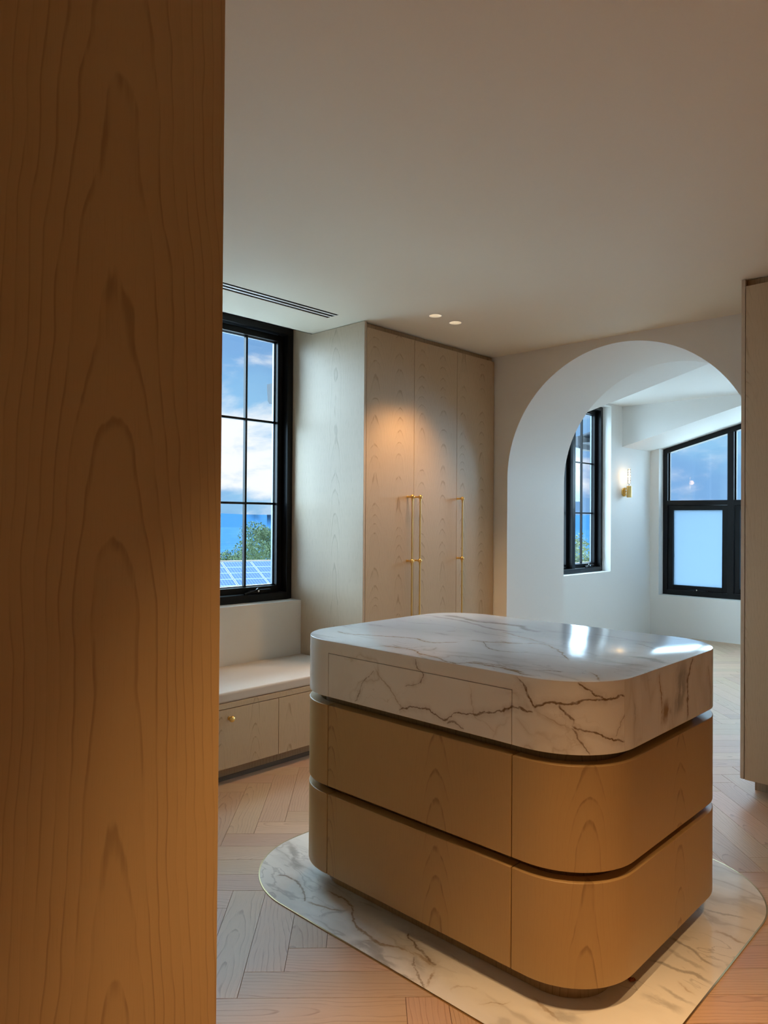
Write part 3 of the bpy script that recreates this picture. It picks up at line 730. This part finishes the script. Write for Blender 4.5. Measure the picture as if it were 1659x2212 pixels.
# ------------------------------------------------------------------ tall wardrobe by the window
YD = 3.265
wr = empty('wardrobe', (3.95, 3.55, 0)); tag(wr, 'tall pale oak wardrobe with three doors and long brass bar handles', 'wardrobe')
boxo('side_panel', M_WOODS, wr, 3.231, 3.2495, YD, 3.868, 0.0, ZC-.003, .001)
boxo('recess_panel', M_WOODS, wr, 3.231, 3.2495, YCE+.001, 3.868, ZC-.003, 2.858)
boxo('reveal_lining', M_WOODS, wr, 3.2315, 3.2495, 3.868, 4.06, W1[2]+.001, W1[3]-.001)
boxo('side_panel', M_WOOD, wr, 4.634, 4.652, YD+.03, 3.868, 0.0, ZC-.003)
boxo('carcass', M_WOOD, wr, 3.2505, 4.632, YD+.03, 3.868, .08, ZC-.04)
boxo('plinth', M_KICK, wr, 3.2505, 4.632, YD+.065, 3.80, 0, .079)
boxo('top_fascia', M_GROOVE, wr, 3.2505, 4.65, YD+.028, YD+.05, ZC-.039, ZC-.003)
edges = [3.2525, 3.7125, 4.183, 4.6475]
HX = [3.648, 3.729, 4.195]
doors = []
for k in range(3):
    d = boxo('door', M_WOOD, wr, edges[k]+(.0015 if k else 0), edges[k+1]-.0015, YD, YD+.021, .083, 2.634, .0012)
    doors.append(d)
def bar_handle(parent, x, yface, zs_, dirn=(0, -1)):
    yb = yface-.045
    m = MB(); m.tube((x, yb, zs_[-1]-.0), (x, yb, zs_[0]), .0056, 14)
    h = m.build('bar_handle', M_BRASS, parent)
    for z in zs_:
        m = MB(); m.sphere((x, yb, z), .0145); m.tube((x, yface, z), (x, yb, z), .0058, 12); m.tube((x, yface, z), (x, yface-.003, z), .009, 14)
        m.tube((x, yb, z-.028), (x, yb, z-.012), .0075, 14)
        if h is not None: m.build('ball_post', M_BRASS, parent)
for k in range(3): bar_handle(doors[k], HX[k], YD, (1.565, 1.134, .703))
bpy.context.view_layer.update()

# ------------------------------------------------------------------ window seat
bn_ = empty('window_seat', (1.95, 3.55, 0)); tag(bn_, 'low pale oak window seat with drawers under the window', 'bench')
BX0, BX1 = .685, 3.2295
boxo('carcass', M_WOOD, bn_, BX0, BX1, YD+.024, 3.868, .081, .432)
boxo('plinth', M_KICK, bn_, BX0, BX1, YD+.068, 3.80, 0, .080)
boxo('plinth_foot_strip', plain('plinth_dark_strip', (.13, .10, .08), .5), bn_, BX0, BX1, YD+.060, YD+.068, 0, .022)  # thin darker strip along the foot of the plinth
boxo('top_rail', M_WOOD, bn_, BX0, BX1, YD, YD+.023, .403, .432, .001)
for a, c in ((2.571, 3.2285), (1.911, 2.571), (1.251, 1.911), (.686, 1.251)):
    d = boxo('drawer_front', M_WOOD, bn_, a+.0015, c-.0015, YD, YD+.022, .084, .3995, .0012)
    x = (a+c)/2; m = MB()
    m.tube((x, YD, .35), (x, YD-.014, .35), .007, 12); m.sphere((x, YD-.026, .35), .0165, 20, 12, (1, .85, 1)); m.tube((x, YD, .35), (x, YD-.003, .35), .011, 14)
    tag(m.build('knob', M_BRASS, d), 'round brass knob')
mb = MB(); mb.box(BX0+.004, BX1-.002, YD+.002, 3.866, .433, .488)
cu = mb.build('seat_cushion', M_CUSH, None, .012, 4, origin=(1.95, 3.55, .433)); tag(cu, 'thin beige upholstered cushion on the window seat', 'cushion')

# ------------------------------------------------------------------ foreground tall cabinet and right-hand wardrobe
CE = .68; CY = 1.02
fc = empty('tall_cabinet', (.37, 2.1, 0)); tag(fc, 'tall oak cabinet whose broad arched-grain end panel stands beside the entry', 'cabinet')
mb = MB(); mb.box(.058, CE, CY, CY+.019, 0, ZC-.003); mb.build('end_panel', M_WOODF, fc, .0012)
boxo('carcass', M_WOOD, fc, .058, CE-.024, CY+.02, 3.866, .08, ZC-.04)
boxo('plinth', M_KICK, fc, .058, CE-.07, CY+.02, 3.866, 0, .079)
for k in range(4):
    y0 = CY+.022+k*.561; boxo('door', M_WOOD, fc, CE-.022, CE-.001, y0, y0+.558, .083, 2.634, .0012)
rw = empty('wardrobe', (4.33, .2, 0)); tag(rw, 'tall oak wardrobe against the arch wall, across from the window seat', 'wardrobe')
RX = 4.0; RY = 1.262
boxo('side_panel', M_WOODS, rw, RX, 4.652, RY-.0185, RY, .09, ZC-.003, .001)
boxo('carcass', M_WOOD, rw, RX+.024, 4.652, -.62, RY-.02, .09, ZC-.04)
boxo('plinth', M_KICK, rw, RX+.14, 4.652, -.62, RY-.03, 0, .089)
boxo('top_fascia', M_GROOVE, rw, RX+.03, RX+.05, -.62, RY-.02, ZC-.039, ZC-.003)
for k in range(4):
    y1 = RY-.0215-k*.465; boxo('door', M_WOOD, rw, RX, RX+.021, y1-.462, y1, .088, 2.634, .0012)

# ------------------------------------------------------------------ ceiling fittings
def downlight(x, y, label, power, size, blend, group=None, col=WARM, aim=None):
    e = empty('downlight', (x, y, ZC)); tag(e, label, 'downlight', group)
    m = MB(); n = 32
    for k in range(n):
        a0, a1 = 2*math.pi*k/n, 2*math.pi*(k+1)/n
        P = lambda a, r, z: (x+r*math.cos(a), y+r*math.sin(a), z)
        prof = [(DR+.004, ZC-.0015), (DR-.001, ZC-.0015), (DR-.010, ZC+.035)]
        for i in range(2): m.face([P(a0, *prof[i]), P(a1, *prof[i]), P(a1, *prof[i+1]), P(a0, *prof[i+1])])
    m.build('reflector', M_TRIMW, e)
    m = MB(); m.face([(x+(DR-.010)*math.cos(2*math.pi*k/n), y+(DR-.010)*math.sin(2*math.pi*k/n), ZC+.034) for k in range(n)]); m.build('lens', M_LENS, e)
    l = bpy.data.lights.new('downlight_beam', 'SPOT'); l.energy = power; l.color = col; l.spot_size = math.radians(size); l.spot_blend = blend; l.shadow_soft_size = .025
    o = bpy.data.objects.new('downlight_beam', l); C.objects.link(o); o.parent = e; o.location = (0, 0, .006)
    if aim: o.rotation_euler = Vector(aim).to_track_quat('-Z', 'Y').to_euler()
DG = 'paired downlights by the wardrobe'
LP = 40
downlight(*DL[0], 'small round warm downlight in ceiling, one of a pair by the wardrobe', LP, 80, .5, DG)
downlight(*DL[1], 'small round warm downlight in ceiling, one of a pair by the wardrobe', LP, 80, .5, DG)
for k, (x, y) in enumerate(DLX):
    lb = 'small round warm ceiling downlight, one of a pair before the tall cabinet' if k < 2 else 'single small round warm downlight in the ceiling before the far oak wardrobe'
    downlight(x, y, lb, LP*2.6, 58, .6, 'paired downlights before the tall cabinet' if k < 2 else None)
sd = empty('slot_diffuser', ((DIF[0]+DIF[1])/2, (DIF[2]+DIF[3])/2, ZC)); tag(sd, 'linear air slot diffuser with three black slots in the ceiling', 'air vent')
mb = MB(); mb.box(DIF[0], DIF[1], DIF[2], DIF[3], ZC+.003, ZC+.06); mb.build('plenum', M_VOID, sd)
wv = DIF[3]-DIF[2]
for k, t in enumerate((.215, .615)):
    boxo('blade', M_TRIMW, sd, DIF[0], DIF[1], DIF[2]+wv*t, DIF[2]+wv*(t+.17), ZC+.0002, ZC+.0025)

# ------------------------------------------------------------------ wall lamp in the bedroom
sx_, sz_ = 8.135, 1.745
sc = empty('wall_lamp', (sx_, YW, sz_)); tag(sc, 'brass wall lamp with glowing tubular bulb on white bedroom wall', 'wall lamp')
mb = MB(); mb.tube((sx_, YW, sz_), (sx_, YW-.014, sz_), .050, 32); mb.build('back_plate', M_BRASS, sc, .003)
mb = MB(); mb.box(sx_-.012, sx_+.012, YW-.040, YW-.013, sz_-.050, sz_+.055); mb.build('bracket', M_BRASS, sc, .002)
yb_ = YW-.072
mb = MB(); mb.tube((sx_, yb_, sz_-.062), (sx_, yb_, sz_+.072), .029, 28); mb.build('lamp_body', M_BRASS, sc, .002)
for k in range(4):
    mb = MB(); mb.sphere((sx_-.012, YW-.044, sz_-.044+k*.032), .0125); mb.build('bead', M_CHROME, sc)
mb = MB(); mb.tube((sx_, yb_, sz_+.072), (sx_, yb_, sz_+.098), .013, 16); mb.build('socket', M_CHROME, sc)
mb = MB(); mb.tube((sx_, yb_, sz_+.098), (sx_, yb_, sz_+.262), .016, 20, cap=False); mb.sphere((sx_, yb_, sz_+.262), .016, 20, 10); bu = mb.build('bulb', M_BULBG, sc)
for k in range(5):
    mb = MB(); mb.sphere((sx_, yb_, sz_+.120+k*.032), .011, 12, 8, (1, 1, 1.35)); mb.build('filament', M_FIL, bu)
l = bpy.data.lights.new('bulb_glow', 'POINT'); l.energy = .9; l.color = (1, .62, .28); l.shadow_soft_size = .03
o = bpy.data.objects.new('bulb_glow', l); C.objects.link(o); o.parent = sc; o.location = (0, yb_-YW-.02, .185)

# ------------------------------------------------------------------ scrap on the marble
mb = MB(); random.seed(3)
lx, ly = 2.158, .993
pts = []
for i in range(7):
    for j in range(5):
        t = i/6*2*math.pi; rr = .006+.006*random.random(); pts.append((lx+rr*math.cos(t)*(.4+j*.2), ly+rr*math.sin(t)*(.4+j*.2), .0036+.012*random.random()*(1-j*.15)))
for i in range(6):
    for j in range(4): mb.face([pts[i*5+j], pts[(i+1)*5+j], pts[(i+1)*5+j+1], pts[i*5+j+1]])
sc_ = mb.build('leaf_scrap', M_DEBRIS, None, origin=(lx, ly, .0034), angle=10); tag(sc_, 'tiny crumpled rust-coloured scrap on the marble beside the island', 'scrap')

# ------------------------------------------------------------------ outside
M_ROOFM = plain('grey_metal_roof', (.14, .16, .20), .8, spec=0)
M_LEAF = plain('leaf_green', (.085, .125, .06), .8, spec=.1, bscale=3)
M_LEAF2 = plain('olive_leaf', (.15, .17, .08), .8, spec=.1, bscale=3)
M_BARK = plain('bark', (.10, .08, .06), .9)
M_HILL = plain('bush_haze_blue', (.02, .065, .13), .95, spec=0, bscale=.01)  # blue of the distant haze is put into the hill colour
m_, g_, b_ = mat('valley_haze_blue')
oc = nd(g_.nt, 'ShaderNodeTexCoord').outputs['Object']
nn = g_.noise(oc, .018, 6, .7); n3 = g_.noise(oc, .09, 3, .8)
vc = g_.mix(g_.smooth(nn, .4, .65), (.018, .06, .12, 1), (.03, .08, .14, 1)); vc = g_.mix(g_.smooth(n3, .60, .72), vc, (.16, .18, .20, 1))  # valley ground tinted with the blue of aerial haze, plus pale specks
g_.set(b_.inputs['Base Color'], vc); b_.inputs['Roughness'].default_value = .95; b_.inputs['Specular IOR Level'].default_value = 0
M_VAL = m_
mb = MB(); mb.face([(-9000, 60, -70), (9000, 60, -70), (9000, 9000, -70), (-9000, 9000, -70)]); mb.face([(60, -9000, -70), (9000, -9000, -70), (9000, 60, -70), (60, 60, -70)])
vo = mb.build('valley', M_VAL); tag(vo, 'distant valley floor dotted with pale houses', 'ground', kind='structure')
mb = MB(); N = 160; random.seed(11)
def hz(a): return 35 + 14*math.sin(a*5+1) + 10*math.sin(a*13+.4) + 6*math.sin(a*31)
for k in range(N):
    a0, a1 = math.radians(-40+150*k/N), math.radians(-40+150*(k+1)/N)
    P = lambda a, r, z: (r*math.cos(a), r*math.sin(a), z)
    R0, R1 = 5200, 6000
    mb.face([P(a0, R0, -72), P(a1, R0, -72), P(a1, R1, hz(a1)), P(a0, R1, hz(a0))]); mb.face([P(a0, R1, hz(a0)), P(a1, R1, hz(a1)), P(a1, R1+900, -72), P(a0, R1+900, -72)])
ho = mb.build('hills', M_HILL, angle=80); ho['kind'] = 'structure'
mb = MB(); mb.face([(-60, 4.6, -3.4), (90, 4.6, -3.4), (90, 60, -9), (-60, 60, -9)]); mb.face([(9.4, -40, -3.4), (60, -40, -6), (60, 4.6, -6), (9.4, 4.6, -3.4)])
go = mb.build('garden', plain('pale_bounce_ground', (.52, .50, .46), .95, spec=0, bscale=1.5)); go['kind'] = 'structure';  # unseen ground made pale to bounce daylight up to the ceiling

def tree(name, label, base, hgt, rad, crown_z, mleaf, n, seed, dens=1.0, leaf=.16):
    rnd = random.Random(seed); t = empty(name, base); tag(t, label, 'tree')
    m = MB(); m.tube(base, (base[0], base[1], base[2]+hgt*.75), rad*.07, 10, rad*.03)
    for k in range(5):
        a = k*1.256; m.tube((base[0], base[1], base[2]+hgt*(.4+.05*k)), (base[0]+rad*.6*math.cos(a), base[1]+rad*.6*math.sin(a), crown_z+rad*.1), rad*.03, 7, rad*.012)
    m.build('trunk', M_BARK, t)
    m = MB(); lob = []
    for k in range(26):
        a = rnd.uniform(0, 6.283); rr = rad*math.sqrt(rnd.random())*.78; zz = crown_z+rad*rnd.uniform(-.75, .62)*(1-.55*(rr/rad)**2)
        lob.append((base[0]+rr*math.cos(a), base[1]+rr*math.sin(a), zz, rad*rnd.uniform(.20, .34)))
    for k in range(n):
        c = rnd.choice(lob); d = Vector((rnd.gauss(0, 1), rnd.gauss(0, 1), rnd.gauss(0, 1))).normalized()
        q = Vector(c[:3])+d*c[3]*(rnd.random()**.35)*dens
        e = Vector((rnd.gauss(0, 1), rnd.gauss(0, 1), rnd.gauss(0, 1))).normalized(); f_ = d.cross(e)
        if f_.length < 1e-3: continue
        f_.normalize(); e = (d*.6+e).normalized(); s = leaf*rnd.uniform(.6, 1.2)
        m.face([q-e*s*.5, q+f_*s*.28, q+e*s*.5, q-f_*s*.28])
    co = m.build('crown', mleaf, t, merge=False); co['kind'] = 'stuff'
def dirp(px, py, dist):
    d = fw + r2*((px-829.5)/F_PX) - u2*((py-1106)/F_PX)
    return Vector((0, 0, H))+d*dist
c = dirp(562, 1196, 64); tree('gum_tree', 'dense rounded green tree standing behind the solar panel roof', (c.x, c.y, -11.5), 11.0, 4.4, c.z-.9, M_LEAF, 22000, 5, 1.0, .22)
c = dirp(1252, 1200, 30); tree('gum_tree', 'sparse olive green tree seen through the bedroom side window', (c.x, c.y, -7.3), 7.0, 1.25, c.z-.15, M_LEAF2, 3200, 8, 1.35, .13)

# neighbour's roof with solar panels, ridge roughly parallel to the window wall
nb = empty('neighbour_roof', (0, 0, 0)); c = dirp(540, 1215, 42); nb.location = c
tag(nb, 'low grey metal roof carrying rows of blue solar panels beyond the window', 'roof')
ax = Vector((math.cos(math.radians(-38)), math.sin(math.radians(-38)), 0)); dn = Vector((-math.sin(math.radians(52+180)), 0, 0))
ax = r2.copy(); ax.z = 0; ax.normalize(); ax = (ax*.9+Vector((fw.x, fw.y, 0)).normalized()*.42).normalized()
nrm0 = Vector((0, 0, 1)); back = ax.cross(nrm0)*-1
tow = -Vector((fw.x, fw.y, 0)).normalized(); tow = (tow - ax*tow.dot(ax)).normalized()
sl_ = math.radians(14); dwn = (tow*math.cos(sl_)+Vector((0, 0, -1))*math.sin(sl_)).normalized(); nr = ax.cross(dwn); nr = nr if nr.z > 0 else -nr
def rp_(u, v, w=0): return c + ax*u + dwn*v + nr*w
m = MB()
A = [rp_(-9, -.1), rp_(8, -.1), rp_(8, 7), rp_(-9, 7)]; m.face(A); Bk = [p-nr*.12 for p in A]; m.face(list(reversed(Bk)))
for k in range(4): m.face([A[k], Bk[k], Bk[(k+1) % 4], A[(k+1) % 4]])
far = -tow*math.cos(sl_)-Vector((0, 0, 1))*math.sin(sl_)
m.face([rp_(-9, -.1), rp_(8, -.1), rp_(8, -.1)+far*6, rp_(-9, -.1)+far*6])
m.build('roof_sheet', M_ROOFM, nb, merge=True)
m = MB(); m.tube(rp_(-9, -.1, .04), rp_(8, -.1, .04), .07, 8); m.build('ridge_cap', plain('ridge_tile', (.28, .22, .18), .8), nb)
ms, gs, bs = mat('solar_cells')
uvn = nd(gs.nt, 'ShaderNodeUVMap'); uvn.uv_map = 'grain'; U_, V_, _z = gs.sep(uvn.outputs[0])
ln = gs.math('MAXIMUM', gs.smooth(gs.math('ABSOLUTE', gs.math('SUBTRACT', gs.math('FRACT', gs.math('MULTIPLY', U_, 10)), .5)), .40, .5), gs.smooth(gs.math('ABSOLUTE', gs.math('SUBTRACT', gs.math('FRACT', gs.math('MULTIPLY', V_, 6)), .5)), .42, .5))
gs.set(bs.inputs['Base Color'], gs.mix(ln, (.015, .04, .14, 1), (.12, .18, .32, 1))); bs.inputs['Roughness'].default_value = .55; bs.inputs['Specular IOR Level'].default_value = .02
M_SOLF = plain('solar_frame', (.22, .25, .30), .8, 0, spec=0)
for i in range(-5, 5):
    for j in range(6):
        u0, v0 = i*1.68+.4*(j % 2)*0, .18+j*1.02; u1, v1 = u0+1.64, v0+.99
        if u0 < -8.6: continue
        m = MB(); T = [rp_(u0, v0, .12), rp_(u1, v0, .12), rp_(u1, v1, .12), rp_(u0, v1, .12)]; Q = [rp_(u0, v0, .07), rp_(u1, v0, .07), rp_(u1, v1, .07), rp_(u0, v1, .07)]
        e = .035; I = [rp_(u0+e, v0+e, .121), rp_(u1-e, v0+e, .121), rp_(u1-e, v1-e, .121), rp_(u0+e, v1-e, .121)]
        m.face(I, [(0, 0), (1, 0), (1, 1), (0, 1)], 0)
        for k in range(4): m.face([T[k], T[(k+1) % 4], I[(k+1) % 4], I[k]], None, 1); m.face([Q[k], Q[(k+1) % 4], T[(k+1) % 4], T[k]], None, 1)
        m.build('solar_panel', [ms, M_SOLF], nb, merge=False)

# eaves and gutters of the house itself, between and beyond the dormer windows
M_GUT = plain('grey_gutter', (.06, .065, .075), .6, spec=.2)
def eave(label, x0, x1, y1):
    e = empty('roof_eave', (x0, YW+.25, 2.35)); tag(e, label, 'eave', None)
    m = MB(); m.box(x0+.04, x1, YW+.25, y1-.13, 2.40, 2.42); m.build('soffit', M_GUT, e)
    boxo('fascia', M_GUT, e, x0+.04, x1, y1-.13, y1-.11, 2.34, 2.50)
    m = MB(); pr = [(y1-.11, 2.50), (y1-.11, 2.365), (y1-.085, 2.34), (y1-.03, 2.34), (y1-.012, 2.365), (y1, 2.47), (y1, 2.50), (y1-.012, 2.50), (y1-.02, 2.38), (y1-.09, 2.36), (y1-.098, 2.50)]
    F0 = [(x0, *p) for p in pr]; F1 = [(x1, *p) for p in pr]
    for k in range(len(pr)): q = (k+1) % len(pr); m.face([F0[k], F0[q], F1[q], F1[k]])
    cp = [(x0, *p) for p in pr[:7]]; m.face(cp)
    m.build('gutter', M_GUT, e)
    m = MB()
    zz = lambda y: 2.49+(y1-.06-y)*.27
    m.face([(x0, y1-.06, zz(y1-.06)), (x1, y1-.06, zz(y1-.06)), (x1, YW+.2, zz(YW+.2)), (x0, YW+.2, zz(YW+.2))])
    m.build('roof_sheet', M_ROOFM, e)
eave('grey metal eave and gutter between the two dormer windows', 3.60, 6.15, 4.76)
eave('grey metal eave and gutter beyond the bedroom window', 8.55, 10.4, 4.80)
